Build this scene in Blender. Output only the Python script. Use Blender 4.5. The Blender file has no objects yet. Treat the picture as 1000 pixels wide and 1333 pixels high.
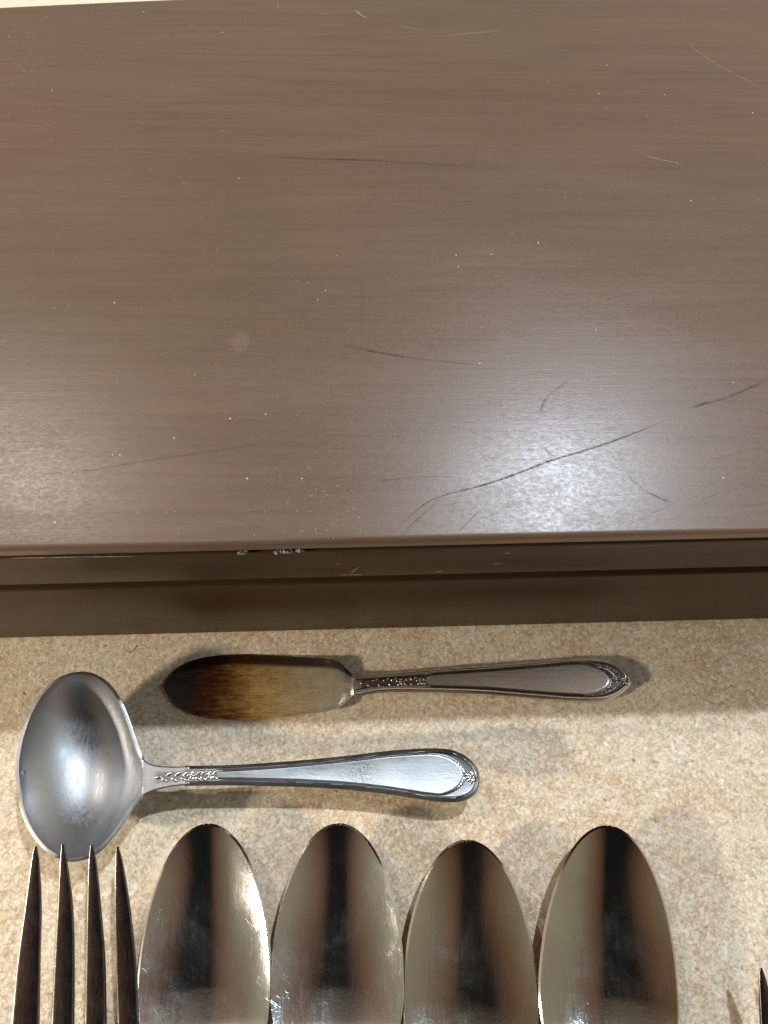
import bpy, bmesh, math, random
import numpy as np
from mathutils import Vector, Matrix

random.seed(7)
rng = np.random.default_rng(7)
sc = bpy.context.scene
C = sc.collection
R = math.radians

# ------------------------------------------------------------------ camera
CAM_H, TILT, FPX = 0.29, R(25.0), 1001.0
cam_d = bpy.data.cameras.new('camera')
cam = bpy.data.objects.new('camera', cam_d)
C.objects.link(cam)
cam.location = (0, 0, CAM_H)
cam.rotation_euler = (TILT, 0, 0)
cam_d.sensor_fit = 'HORIZONTAL'
cam_d.sensor_width = 36.0
cam_d.lens = 36.0 * FPX / 1000.0
cam_d.clip_start = 0.005
cam_d.clip_end = 20.0
sc.camera = cam

# ------------------------------------------------------------------ world: dim warm room light
world = bpy.data.worlds.new('World')
sc.world = world
world.use_nodes = True
wn, wl = world.node_tree.nodes, world.node_tree.links
wn.clear()
wo = wn.new('ShaderNodeOutputWorld')
bg = wn.new('ShaderNodeBackground')
tc = wn.new('ShaderNodeTexCoord')
sx = wn.new('ShaderNodeSeparateXYZ')
wl.new(tc.outputs['Generated'], sx.inputs[0])


def wmath(op, a, b=None):
    n = wn.new('ShaderNodeMath')
    n.operation = op
    for i, v in enumerate((a, b)):
        if v is None:
            continue
        if isinstance(v, (int, float)):
            n.inputs[i].default_value = v
        else:
            wl.new(v, n.inputs[i])
    return n.outputs[0]


def wramp(fac, stops):
    r = wn.new('ShaderNodeValToRGB')
    e = r.color_ramp.elements
    e[0].position, e[1].position = stops[0][0], stops[-1][0]
    e[0].color, e[1].color = (*stops[0][1], 1), (*stops[-1][1], 1)
    for p, c in stops[1:-1]:
        e.new(p).color = (*c, 1)
    wl.new(fac, r.inputs[0])
    return r.outputs[0]


# room tones shaped for the silver's reflections: warm sides, paler beyond, dark overhead and behind
side_col = wramp(wmath('ABSOLUTE', sx.outputs[0]), [(0.26, (0.008, 0.008, 0.008)), (0.46, (0.125, 0.070, 0.045)), (0.60, (0.165, 0.122, 0.086)), (0.75, (0.24, 0.218, 0.165)), (1.0, (0.34, 0.325, 0.265))])
far_col = wramp(sx.outputs[1], [(0.0, (0, 0, 0)), (0.20, (0.20, 0.165, 0.130)), (0.45, (0.215, 0.175, 0.138)), (0.75, (0.26, 0.21, 0.165)), (1.0, (0.34, 0.29, 0.235))])
wadd = wn.new('ShaderNodeMix')
wadd.data_type = 'RGBA'
wadd.blend_type = 'ADD'
wadd.inputs[0].default_value = 1.0
wl.new(side_col, wadd.inputs[6])
wl.new(far_col, wadd.inputs[7])
wl.new(wadd.outputs[2], bg.inputs[0])
bg.inputs[1].default_value = 1.55
wl.new(bg.outputs[0], wo.inputs[0])

# ------------------------------------------------------------------ lamps of the room


def lamp(name, loc, target, size, watts, col, size_y=None, spread=180):
    d = bpy.data.lights.new(name, 'AREA')
    d.shape = 'DISK' if size_y is None else 'RECTANGLE'
    d.size = size
    if size_y is not None:
        d.size_y = size_y
    d.energy = watts
    d.color = col
    d.spread = R(spread)
    o = bpy.data.objects.new(name, d)
    o.location = loc
    o.rotation_euler = (Vector(target) - Vector(loc)).to_track_quat('-Z', 'Y').to_euler()
    C.objects.link(o)
    return o


lamp('ceiling_lamp', (0.44, 0.66, 1.62), (0.0, 0.05, 0), 0.055, 21.5, (0.76, 0.88, 1.0))
lamp('ceiling_lamp', (-0.98, 0.74, 1.62), (0.0, 0.05, 0), 0.055, 8.0, (1.0, 0.95, 0.88))
lamp('side_lamp', (-1.17, -0.29, 0.46), (0.0, 0.05, 0), 0.10, 16.5, (1.0, 0.90, 0.75))
lamp('cool_lamp', (0.98, 0.10, 1.18), (0.0, 0.0, 0), 0.10, 2.6, (0.50, 0.78, 1.0), 0.10)

sc.view_settings.view_transform = 'Standard'
sc.view_settings.look = 'None'
sc.view_settings.exposure = 0.0
sc.view_settings.gamma = 1.0
sc.view_settings.use_curve_mapping = False
sc.cycles.use_denoising = True
sc.cycles.max_bounces = 8

# ------------------------------------------------------------------ photograph geometry -> metres
ct, st = math.cos(TILT), math.sin(TILT)


def ray(x, y):
    u, w = (x - 500.0) / FPX, (y - 666.5) / FPX
    return np.array([u, -w * ct + st, -w * st - ct])


def P(x, y, z=0.0):
    d = ray(x, y)
    k = (z - CAM_H) / d[2]
    return np.array([d[0] * k, d[1] * k, z])


# ------------------------------------------------------------------ node helpers


class NT:
    def __init__(self, name):
        self.m = bpy.data.materials.new(name)
        self.m.use_nodes = True
        self.t = self.m.node_tree
        self.n, self.l = self.t.nodes, self.t.links
        self.b = self.n['Principled BSDF']
        self.out = self.n['Material Output']

    def put(self, sock, v):
        if hasattr(v, 'is_linked'):
            self.l.new(v, sock)
        elif v is not None:
            sock.default_value = v

    def set(self, **kw):
        for k, v in kw.items():
            self.put(self.b.inputs[k.replace('_', ' ')], v)

    def coord(self, which='Object', scale=(1, 1, 1), rot=(0, 0, 0), loc=(0, 0, 0)):
        t = self.n.new('ShaderNodeTexCoord')
        mp = self.n.new('ShaderNodeMapping')
        mp.inputs['Scale'].default_value = scale
        mp.inputs['Rotation'].default_value = rot
        mp.inputs['Location'].default_value = loc
        self.l.new(t.outputs[which], mp.inputs[0])
        return mp.outputs[0]

    def noise(self, vec, scale, detail=4, rough=0.55, dist=0.0, color=False):
        n = self.n.new('ShaderNodeTexNoise')
        n.inputs['Scale'].default_value = scale
        n.inputs['Detail'].default_value = detail
        n.inputs['Roughness'].default_value = rough
        n.inputs['Distortion'].default_value = dist
        self.l.new(vec, n.inputs['Vector'])
        return n.outputs[1 if color else 0]

    def voronoi(self, vec, scale, feature='F1', rand=1.0):
        n = self.n.new('ShaderNodeTexVoronoi')
        n.feature = feature
        n.inputs['Scale'].default_value = scale
        n.inputs['Randomness'].default_value = rand
        self.l.new(vec, n.inputs['Vector'])
        return n.outputs[0]

    def ramp(self, fac, stops, interp='LINEAR'):
        r = self.n.new('ShaderNodeValToRGB')
        e = r.color_ramp.elements
        e[0].position, e[1].position = stops[0][0], stops[-1][0]
        col = lambda c: (c, c, c, 1) if isinstance(c, (int, float)) else (*c, 1)
        e[0].color, e[1].color = col(stops[0][1]), col(stops[-1][1])
        for p, c in stops[1:-1]:
            k = e.new(p)
            k.color = col(c)
        r.color_ramp.interpolation = interp
        self.l.new(fac, r.inputs[0])
        return r.outputs[0]

    def mix(self, fac, a, b, mode='MIX'):
        m = self.n.new('ShaderNodeMix')
        m.data_type = 'RGBA'
        m.blend_type = mode
        self.put(m.inputs[0], fac)
        for s, v in ((m.inputs[6], a), (m.inputs[7], b)):
            self.put(s, (*v, 1) if isinstance(v, tuple) and len(v) == 3 else v)
        return m.outputs[2]

    def math(self, op, a, b=None, c=None, clamp=False):
        m = self.n.new('ShaderNodeMath')
        m.operation = op
        m.use_clamp = clamp
        for i, v in enumerate((a, b, c)):
            if v is not None:
                self.put(m.inputs[i], v)
        return m.outputs[0]

    def attr(self, name):
        a = self.n.new('ShaderNodeAttribute')
        a.attribute_name = name
        return a

    def sep(self, vec):
        s = self.n.new('ShaderNodeSeparateXYZ')
        self.l.new(vec, s.inputs[0])
        return s.outputs

    def bump(self, h, strength, dist=0.001, normal=None):
        b = self.n.new('ShaderNodeBump')
        b.inputs['Strength'].default_value = strength
        b.inputs['Distance'].default_value = dist
        self.l.new(h, b.inputs['Height'])
        if normal is not None:
            self.l.new(normal, b.inputs['Normal'])
        return b.outputs[0]


# ------------------------------------------------------------------ materials
def mat_counter():
    t = NT('mottled_laminate')
    v = t.coord('Object')
    warp = t.noise(v, 60, 3, 0.6, color=True)
    vw = t.n.new('ShaderNodeVectorMath')
    vw.operation = 'MULTIPLY_ADD'
    t.l.new(warp, vw.inputs[0])
    vw.inputs[1].default_value = (0.012, 0.012, 0.0)
    t.l.new(v, vw.inputs[2])
    vw = vw.outputs[0]
    # broad drifts of tan, cream and grey green
    big = t.noise(vw, 11, 4, 0.6, 0.4)
    c = t.ramp(big, [(0.28, (0.54, 0.360, 0.205)), (0.45, (0.63, 0.458, 0.285)), (0.56, (0.67, 0.53, 0.355)), (0.74, (0.66, 0.58, 0.435))])
    mid = t.noise(vw, 85, 6, 0.75, 0.6)
    c = t.mix(t.ramp(mid, [(0.44, 0.0), (0.62, 0.75)]), c, (0.77, 0.655, 0.48))
    c = t.mix(t.ramp(mid, [(0.28, 0.55), (0.44, 0.0)]), c, (0.46, 0.305, 0.175))
    # crumb-like flecks a millimetre or two across
    fl = t.noise(vw, 480, 5, 0.72, 0.6)
    c = t.mix(t.ramp(fl, [(0.55, 0.0), (0.63, 0.85)]), c, (0.84, 0.765, 0.62))
    c = t.mix(t.ramp(fl, [(0.35, 0.75), (0.43, 0.0)]), c, (0.38, 0.245, 0.135))
    fl2 = t.noise(t.coord('Object', (1, 1, 1), (0, 0, 0.7), (0.3, 0.1, 0)), 520, 5, 0.75, 0.3)
    c = t.mix(t.ramp(fl2, [(0.58, 0.0), (0.68, 0.75)]), c, (0.30, 0.185, 0.10))
    # crisp grains: each cell of two broken mosaics takes its own tone
    for sc_, lo_, hi_ in ((1500, 0.20, 0.76), (850, 0.10, 0.90)):
        vn = t.n.new('ShaderNodeTexVoronoi')
        vn.inputs['Scale'].default_value = sc_
        w2 = t.n.new('ShaderNodeVectorMath')
        w2.operation = 'MULTIPLY_ADD'
        t.l.new(t.noise(v, sc_ * 1.3, 3, 0.7, color=True), w2.inputs[0])
        w2.inputs[1].default_value = (3.0 / sc_, 3.0 / sc_, 0)
        t.l.new(v, w2.inputs[2])
        t.l.new(w2.outputs[0], vn.inputs['Vector'])
        tone = t.sep(vn.outputs['Color'])[0]
        c = t.mix(t.ramp(tone, [(hi_, 0.0), (hi_ + 0.02, 0.46)]), c, (0.86, 0.79, 0.66))
        c = t.mix(t.ramp(tone, [(lo_, 0.33), (lo_ + 0.02, 0.0)]), c, (0.34, 0.22, 0.125))
    grey = t.noise(t.coord('Object', loc=(0.7, 0.2, 0)), 30, 5, 0.7, 0.9)
    c = t.mix(t.ramp(grey, [(0.60, 0.0), (0.70, 0.55)]), c, (0.60, 0.58, 0.50))
    pit = t.noise(t.coord('Object', loc=(0.1, 0.9, 0)), 210, 2, 0.5, 0.6)
    c = t.mix(t.ramp(pit, [(0.745, 0.0), (0.775, 0.8)]), c, (0.11, 0.075, 0.045))
    edge = t.voronoi(vw, 420, 'DISTANCE_TO_EDGE')
    c = t.mix(t.ramp(edge, [(0.0, 0.28), (0.09, 0.0)]), c, (0.27, 0.18, 0.11))
    h = t.math('ADD', t.math('MULTIPLY', fl, 0.6), t.math('MULTIPLY', t.noise(v, 700, 2), 0.4))
    t.set(Base_Color=c, Roughness=t.ramp(fl, [(0.3, 0.52), (0.7, 0.38)]), Specular_IOR_Level=0.35, Normal=t.bump(h, 0.5, 0.0008))
    return t.m


def mat_wood(name, top):
    t = NT(name)
    v = t.coord('Object')
    g1 = t.noise(t.coord('Object', (1.0, 11, 11)), 7, 7, 0.7, 0.25)
    g2 = t.noise(t.coord('Object', (4, 110, 110)), 5, 5, 0.7, 0.2)
    blot = t.noise(v, 7, 3, 0.5, 0.3)
    c = t.ramp(g1, [(0.30, (0.104, 0.058, 0.033)), (0.52, (0.132, 0.076, 0.046)), (0.72, (0.152, 0.090, 0.057))])
    c = t.mix(t.ramp(g2, [(0.36, 0.34), (0.52, 0.0)]), c, (0.045, 0.026, 0.014))
    c = t.mix(t.ramp(blot, [(0.40, 0.0), (0.66, 0.25)]), c, (0.130, 0.080, 0.058))
    blot2 = t.noise(t.coord('Object', loc=(0.4, 0.2, 0)), 9, 3, 0.5, 0.3)
    c = t.mix(t.ramp(blot2, [(0.45, 0.0), (0.68, 0.35)]), c, (0.085, 0.062, 0.032))
    fine = t.noise(t.coord('Object', (0.6, 1, 1)), 1100, 4, 0.75)
    haze = t.noise(t.coord('Object', (0.45, 1.6, 1.6)), 22, 6, 0.72, 0.1)
    scuff = t.noise(t.coord('Object', (60, 500, 500)), 4, 4, 0.7)
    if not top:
        c = t.mix(0.82, c, (0.025, 0.0128, 0.0035))  # shade on the front and sides put into a darker base colour
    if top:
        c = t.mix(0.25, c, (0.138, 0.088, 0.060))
        c = t.mix(t.ramp(t.math('MULTIPLY', haze, scuff), [(0.28, 0.0), (0.42, 0.22)]), c, (0.19, 0.140, 0.105))
        # pale round smudge left by a fingertip
        ctr = P(312, 446, LID_Z)
        s = t.sep(v)
        dx = t.math('DIVIDE', t.math('SUBTRACT', s[0], float(ctr[0])), 0.0034)
        dy = t.math('DIVIDE', t.math('SUBTRACT', s[1], float(ctr[1])), 0.0047)
        rr = t.math('ADD', t.math('MULTIPLY', dx, dx), t.math('MULTIPLY', dy, dy))
        rr = t.math('ADD', rr, t.math('MULTIPLY', t.math('SUBTRACT', t.noise(v, 300, 3), 0.5), 0.9))
        c = t.mix(t.ramp(rr, [(0.35, 0.13), (1.35, 0.0)]), c, (0.30, 0.25, 0.20))
    ro = t.math('ADD', t.ramp(haze, [(0.3, 0.29), (0.7, 0.38)]), t.math('MULTIPLY', t.math('SUBTRACT', fine, 0.5), 0.30))
    h = t.math('ADD', t.math('MULTIPLY', fine, 0.5), t.math('ADD', t.math('MULTIPLY', g2, 0.5), t.math('MULTIPLY', scuff, 0.4)))
    t.set(Base_Color=c, Roughness=ro, Specular_IOR_Level=0.5 if top else 0.14, Normal=t.bump(h, 0.12, 0.0004))
    return t.m


def mat_plain(name, col, rough=0.6, metal=0.0, spec=0.4):
    t = NT(name)
    v = t.coord('Object')
    n = t.noise(v, 180, 4, 0.6)
    c = t.mix(t.ramp(n, [(0.3, 0.0), (0.7, 0.5)]), col, tuple(x * 0.8 for x in col))
    t.set(Base_Color=c, Roughness=rough, Metallic=metal, Specular_IOR_Level=spec)
    return t.m


def mat_silver(name, col, dark, rough, scratch=0.5, tarnish=0.3, axis=1, grain=0.0, dents=0.0):
    """worn silver plate; 'patina' attribute holds the oxide left in the engraved lines"""
    t = NT(name)
    v = t.coord('Object')
    st_ = (60, 4, 60) if axis == 1 else (4, 60, 60)
    br = t.noise(t.coord('Object', st_), 22, 4, 0.7, 0.3)
    cloud = t.noise(v, 55, 5, 0.65, 0.6)
    c = t.mix(t.ramp(cloud, [(0.40, 0.0), (0.72, tarnish)]), col, dark)
    pat = t.attr('patina_or_reflection').outputs['Fac']
    c = t.mix(t.math('MULTIPLY', pat, 0.93), c, (0.030, 0.026, 0.024))
    # hairline scratches: stretched cells at several bearings
    lines = None
    gate = t.noise(v, 120, 3, 0.6)
    for a, k in ((0.35, 1.0), (1.25, 1.3), (-0.6, 0.8), (2.2, 1.1), (-1.1, 0.9)):
        mp = t.n.new('ShaderNodeMapping')
        mp.inputs['Scale'].default_value = (2300 * k, 110 * k, 40)
        t.l.new(t.coord('Object', (1, 1, 1), (0, 0, a), (a, 0, 0)), mp.inputs[0])
        e = t.noise(mp.outputs[0], 1.5, 1, 0.4, 0.15)
        q = t.ramp(e, [(0.725, 0.0), (0.765, 1.0)])
        lines = q if lines is None else t.math('MAXIMUM', lines, q)
    lines = t.math('MULTIPLY', lines, t.ramp(gate, [(0.38, 0.0), (0.62, 1.0)]))
    c = t.mix(t.math('MULTIPLY', lines, 0.16 * scratch), c, (0.93, 0.92, 0.90))
    ro = t.math('ADD', t.ramp(br, [(0.3, rough * 0.8), (0.7, rough * 1.25)]), t.math('MULTIPLY', lines, 0.10 * scratch))
    ro = t.math('ADD', ro, t.math('MULTIPLY', t.ramp(cloud, [(0.4, 0.0), (0.75, 1.0)]), 0.12))
    h = t.math('ADD', t.math('MULTIPLY', br, 0.25), t.math('MULTIPLY', lines, -0.10 * scratch))
    h = t.math('ADD', h, t.math('MULTIPLY', t.noise(v, 1100, 2), 0.25 + grain))
    nrm = t.bump(h, 0.16, 0.0004)
    if dents:
        # slow waves left in the bowl by years of use
        nrm = t.bump(t.noise(t.coord('Object', (1.0, 0.45, 1)), 80, 0, 0.5, 0.0), 0.30 * dents, 0.0011, nrm)
    t.set(Base_Color=c, Metallic=1.0, Roughness=ro, Normal=nrm)
    return t.m


def mat_knife_blade():
    t = NT('tarnished_blade')
    v = t.coord('Object')
    s = t.sep(v)
    x0, x1 = float(P(213, 893, 0.003)[0]), float(P(462, 893, 0.003)[0])
    u = t.math('DIVIDE', t.math('SUBTRACT', s[0], x0), x1 - x0)
    streak = t.noise(t.coord('Object', (45, 520, 60), (0, 0, 0.03)), 3.2, 7, 0.8, 0.25)
    blotch = t.noise(v, 170, 5, 0.7, 0.5)
    uw = t.math('ADD', u, t.math('MULTIPLY', t.math('SUBTRACT', streak, 0.5), 1.05))
    uw = t.math('ADD', uw, t.math('MULTIPLY', t.math('SUBTRACT', blotch, 0.5), 0.30))
    c = t.ramp(uw, [(0.0, (0.060, 0.075, 0.062)), (0.04, (0.050, 0.095, 0.095)), (0.13, (0.026, 0.036, 0.052)), (0.19, (0.13, 0.033, 0.022)),
                    (0.30, (0.34, 0.14, 0.040)), (0.42, (0.74, 0.43, 0.13)), (0.58, (0.86, 0.62, 0.27)), (0.76, (0.86, 0.72, 0.45)), (1.0, (0.84, 0.76, 0.58))])
    dk = t.noise(t.coord('Object', (80, 700, 60), (0, 0, 0.05), (0.2, 0.1, 0)), 3.0, 5, 0.75)
    c = t.mix(t.math('MULTIPLY', t.ramp(dk, [(0.34, 0.95), (0.50, 0.0)]), t.ramp(uw, [(0.35, 1.0), (0.8, 0.15)])), c, (0.14, 0.050, 0.016))
    gr = t.noise(t.coord('Object', (1, 2.2, 1)), 900, 4, 0.8)
    c = t.mix(t.ramp(gr, [(0.30, 0.6), (0.46, 0.0)]), c, (0.12, 0.055, 0.022))
    c = t.mix(t.math('MULTIPLY', t.ramp(gr, [(0.58, 0.0), (0.72, 0.5)]), t.ramp(uw, [(0.2, 0.05), (0.5, 1.0)])), c, (0.78, 0.64, 0.40))
    rust = t.noise(t.coord('Object', loc=(0.03, 0.5, 0)), 60, 4, 0.6)
    c = t.mix(t.ramp(rust, [(0.60, 0.0), (0.72, 0.6)]), c, (0.20, 0.08, 0.02))
    pat = t.attr('patina_or_reflection').outputs['Fac']
    c = t.mix(t.math('MULTIPLY', pat, 0.85), c, (0.040, 0.026, 0.018))  # paints the chest's dark reflection onto the blade's bevel
    h = t.math('ADD', streak, t.math('MULTIPLY', blotch, 0.6))
    t.set(Base_Color=c, Metallic=0.75, Roughness=t.ramp(blotch, [(0.3, 0.20), (0.7, 0.38)]), Normal=t.bump(h, 0.25, 0.0004))
    return t.m


def mat_mark(name):
    """a scrape in the varnish: colour and strength come from the mesh"""
    t = NT(name)
    col = t.attr('tint').outputs['Color']
    al = t.attr('strength').outputs['Fac']
    n = t.noise(t.coord('Object'), 1500, 3, 0.7)
    a = t.math('MULTIPLY', al, t.ramp(n, [(0.36, 0.30), (0.60, 1.0)]))
    t.set(Base_Color=col, Roughness=0.6, Alpha=a)
    return t.m


# ------------------------------------------------------------------ mesh helpers
def link(name, me, mat, parent=None):
    o = bpy.data.objects.new(name, me)
    C.objects.link(o)
    if mat is not None:
        me.materials.append(mat)
    if parent is not None:
        o.parent = parent
        o.matrix_parent_inverse = Matrix.Identity(4)
    return o


def tag(o, label, cat=None, group=None, kind=None):
    if label:
        o['label'] = label
    if cat:
        o['category'] = cat
    if group:
        o['group'] = group
    if kind:
        o['kind'] = kind
    return o


def empty(name, loc):
    """an Empty at a thing's base; parts are meshed in world metres, so their own origin is moved to it"""
    o = bpy.data.objects.new(name, None)
    o.empty_display_size = 0.02
    o.location = loc
    C.objects.link(o)
    return o


def adopt(o, root):
    o.parent = root
    o.matrix_parent_inverse = Matrix.Translation(-Vector(root.location))
    return o


def smooth(me, angle=None):
    me.polygons.foreach_set('use_smooth', [True] * len(me.polygons))
    if angle is not None:
        me.set_sharp_from_angle(angle=angle)


def catmull(pts, n):
    """n points spaced evenly by length along a smooth curve through pts"""
    p = np.array(pts, float)
    p = np.vstack([2 * p[0] - p[1], p, 2 * p[-1] - p[-2]])
    out = []
    for i in range(1, len(p) - 2):
        for s in np.linspace(0, 1, 24, endpoint=False):
            a, b, c, d = p[i - 1:i + 3]
            out.append(0.5 * (2 * b + (c - a) * s + (2 * a - 5 * b + 4 * c - d) * s * s + (3 * b - a - 3 * c + d) * s ** 3))
    out.append(p[-2])
    out = np.array(out)
    seg = np.r_[0, np.cumsum(np.linalg.norm(np.diff(out, axis=0), axis=1))]
    q = np.linspace(0, seg[-1], n)
    return np.stack([np.interp(q, seg, out[:, k]) for k in range(out.shape[1])], 1)


def shell(name, top, thick, mat, root, patina_or_reflection=None, rim=0.35):
    """closed sheet: a grid of points for the upper face, offset below by its own thickness, with a rounded rim"""
    n, m, _ = top.shape
    du = np.gradient(top, axis=0)
    dv = np.gradient(top, axis=1)
    nr = np.cross(dv, du)
    ln = np.linalg.norm(nr, axis=2, keepdims=True)
    nr = np.where(ln > 1e-14, nr / np.maximum(ln, 1e-14), np.array([0, 0, 1.0]))
    nr = np.where(nr[..., 2:3] < 0, -nr, nr)
    th = thick if np.ndim(thick) else np.full((n, m), thick)
    if name == 'handle':
        nr = np.zeros_like(nr) + np.array([0, 0, 1.0])
    bot = top - nr * th[..., None]
    verts = [tuple(p) for p in top.reshape(-1, 3)] + [tuple(p) for p in bot.reshape(-1, 3)]
    idx = lambda i, j: i * m + j
    N = n * m
    faces = []
    for i in range(n - 1):
        for j in range(m - 1):
            a, b, c, d = idx(i, j), idx(i, j + 1), idx(i + 1, j + 1), idx(i + 1, j)
            faces.append((a, b, c, d))
            faces.append((N + d, N + c, N + b, N + a))
    loop = [(0, j) for j in range(m)] + [(i, m - 1) for i in range(1, n)] + [(n - 1, j) for j in range(m - 2, -1, -1)] + [(i, 0) for i in range(n - 2, 0, -1)]
    cen = top.mean(axis=(0, 1))
    base = len(verts)
    L = len(loop)
    for k, (i, j) in enumerate(loop):
        p, q = top[i, j], bot[i, j]
        a, b = top[loop[k - 1]], top[loop[(k + 1) % L]]
        tg = b - a
        o = np.array([-tg[1], tg[0], 0])
        l = np.linalg.norm(o)
        o = o / l if l > 1e-12 else o
        # outward: away from the neighbour inside
        ii, jj = min(max(i, 1), n - 2), min(max(j, 1), m - 2)
        if np.dot(o, p - top[ii, jj]) < 0:
            o = -o
        verts.append(tuple((p + q) / 2 + o * rim * np.linalg.norm(p - q)))
    for k in range(L):
        k2 = (k + 1) % L
        a, b = idx(*loop[k]), idx(*loop[k2])
        faces.append((b, a, base + k, base + k2))
        faces.append((base + k2, base + k, N + a, N + b))
    me = bpy.data.meshes.new(name)
    me.from_pydata(verts, [], faces)
    at = me.attributes.new('patina_or_reflection', 'FLOAT', 'POINT')
    vals = np.zeros(len(verts), np.float32)
    if patina_or_reflection is not None:
        vals[:N] = patina_or_reflection.reshape(-1)
    at.data.foreach_set('value', vals)
    bm = bmesh.new()
    bm.from_mesh(me)
    bmesh.ops.remove_doubles(bm, verts=bm.verts, dist=1e-6)
    bmesh.ops.recalc_face_normals(bm, faces=bm.faces)
    bm.to_mesh(me)
    bm.free()
    smooth(me, R(60))
    return adopt(link(name, me, mat), root)


def ellipsoid(bm, loc, size, rz=0.0, seg=8, ring=6, rx=0.0):
    m = Matrix.Translation(loc) @ Matrix.Rotation(rz, 4, 'Z') @ Matrix.Rotation(rx, 4, 'Y') @ Matrix.Diagonal((*size, 1))
    bmesh.ops.create_uvsphere(bm, u_segments=seg, v_segments=ring, radius=1.0, matrix=m)


def box(name, lo, hi, mat, root, bevel=0.0, seg=3):
    bm = bmesh.new()
    bmesh.ops.create_cube(bm, size=1.0)
    lo, hi = np.array(lo), np.array(hi)
    for v in bm.verts:
        v.co = Vector(np.array(v.co) * (hi - lo) + (hi + lo) / 2)
    if bevel:
        bmesh.ops.bevel(bm, geom=bm.edges[:], offset=bevel, segments=seg, profile=0.5, affect='EDGES')
    me = bpy.data.meshes.new(name)
    bm.to_mesh(me)
    bm.free()
    smooth(me, R(40))
    o = link(name, me, mat)
    return adopt(o, root) if root is not None else o


# ------------------------------------------------------------------ countertop
counter = box('countertop', (-0.9, -0.42, -0.038), (0.9, 0.62, 0.0), None, None, 0.004)
counter.data.materials.append(mat_counter())
tag(counter, 'beige mottled stone-pattern laminate countertop', kind='structure')

# ------------------------------------------------------------------ silverware chest
# front foot line of the chest on the counter, then the chest's own frame: +x along its front, +y to its back
A0, A1 = P(0, 831.5), P(1000, 806)
YAW = math.atan2(A1[1] - A0[1], A1[0] - A0[0])
org = (A0 + A1) / 2
ex = np.array([math.cos(YAW), math.sin(YAW), 0])
ey = np.array([-math.sin(YAW), math.cos(YAW), 0])


def front_z(x, y, off=0.0):
    """height at which the photograph's ray meets the chest's front plane"""
    d = ray(x, y)
    cp = np.array([0, 0, CAM_H])
    k = np.dot(org - off * ey - cp, ey) / np.dot(d, ey)
    return float((cp + d * k)[2])


LID_Z = front_z(500, 704, 0.0018)
Z_LID0 = front_z(500, 711.5, 0.0018)
Z_RAIL1 = front_z(500, 715)
Z_RAIL0 = front_z(500, 750)
Z_BASE1 = front_z(500, 757.5)
far = P(420, -12.0, LID_Z)
DEPTH = float(np.dot(far - org, ey))
XL, XR = -0.198, 0.212
print('LID_Z', LID_Z, Z_RAIL1, Z_RAIL0, Z_BASE1, 'depth', DEPTH)

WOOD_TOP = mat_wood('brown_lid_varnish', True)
WOOD_SHADED = mat_wood('shaded_side_varnish', False)
DARK = mat_plain('dark_groove', (0.035, 0.022, 0.014), 0.7)
chest = empty('wooden_chest', (0, 0, 0))
tag(chest, 'dark brown wooden silverware chest with scratched closed lid', 'chest')


def cw(x, y, z):
    p = org + ex * x + ey * y
    return (p[0], p[1], z)


def chest_box(name, lo, hi, mat, parent, bevel, seg=3):
    o = box(name, lo, hi, mat, None, bevel, seg)
    for v in o.data.vertices:
        v.co = Vector(cw(*v.co))
    if parent is not None:
        o.parent = parent
    return o


# lid: a top board with rounded nosing, standing on rails
bm = bmesh.new()
ov = 0.0018
out = []
YB = DEPTH
for x, y in [(XL - ov, -ov), (XR + ov, -ov), (XR + ov, YB)]:
    out.append((x, y))
for s in np.linspace(0, 1, 24):                     # the back edge bows very slightly
    x = XR + ov + (XL - ov - XR - ov) * s
    out.append((x, YB - 0.0093 * max(0, (s - 0.42) / 0.58) ** 1.6))
bot = [bm.verts.new(cw(x, y, Z_LID0)) for x, y in out[:3] + out[4:]]
f = bm.faces.new(bot)
ext = bmesh.ops.extrude_face_region(bm, geom=[f])
tv = [g for g in ext['geom'] if isinstance(g, bmesh.types.BMVert)]
for v in tv:
    v.co.z = LID_Z
tops = [e for e in bm.edges if all(v in tv for v in e.verts)]
bmesh.ops.recalc_face_normals(bm, faces=bm.faces)
bmesh.ops.bevel(bm, geom=tops, offset=0.0017, segments=5, profile=0.5, affect='EDGES')
me = bpy.data.meshes.new('lid')
bm.to_mesh(me)
bm.free()
smooth(me, R(35))
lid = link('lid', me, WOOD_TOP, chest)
T = 0.011


def frame4(name, z0, z1, inset, mat, parent, bev):
    y1 = DEPTH - 0.012
    chest_box(name, (XL + inset, inset, z0), (XR - inset, inset + T, z1), mat, parent, bev)
    chest_box(name, (XL + inset, y1 - inset - T, z0), (XR - inset, y1 - inset, z1), mat, parent, bev)
    chest_box(name, (XL + inset, inset + T, z0), (XL + inset + T, y1 - inset - T, z1), mat, parent, bev)
    chest_box(name, (XR - inset - T, inset + T, z0), (XR - inset, y1 - inset - T, z1), mat, parent, bev)


frame4('lid_rail', Z_RAIL0, Z_RAIL1, 0.0, WOOD_SHADED, lid, 0.0007)
frame4('lid_fillet', Z_RAIL1, Z_LID0, 0.0026, DARK, lid, 0.0)
frame4('inner_rim', Z_BASE1 - 0.001, Z_RAIL0 + 0.001, 0.0028, DARK, chest, 0.0)
frame4('side_board', 0.0005, Z_BASE1, 0.0, WOOD_SHADED, chest, 0.0008)
chest_box('bottom_board', (XL + T, T, 0.0005), (XR - T, DEPTH - 0.012 - T, 0.006), DARK, chest, 0.0)

# scrapes, scratches and dust on the lid ------------------------------------------------
MARK = mat_mark('varnish_scrape')


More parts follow.
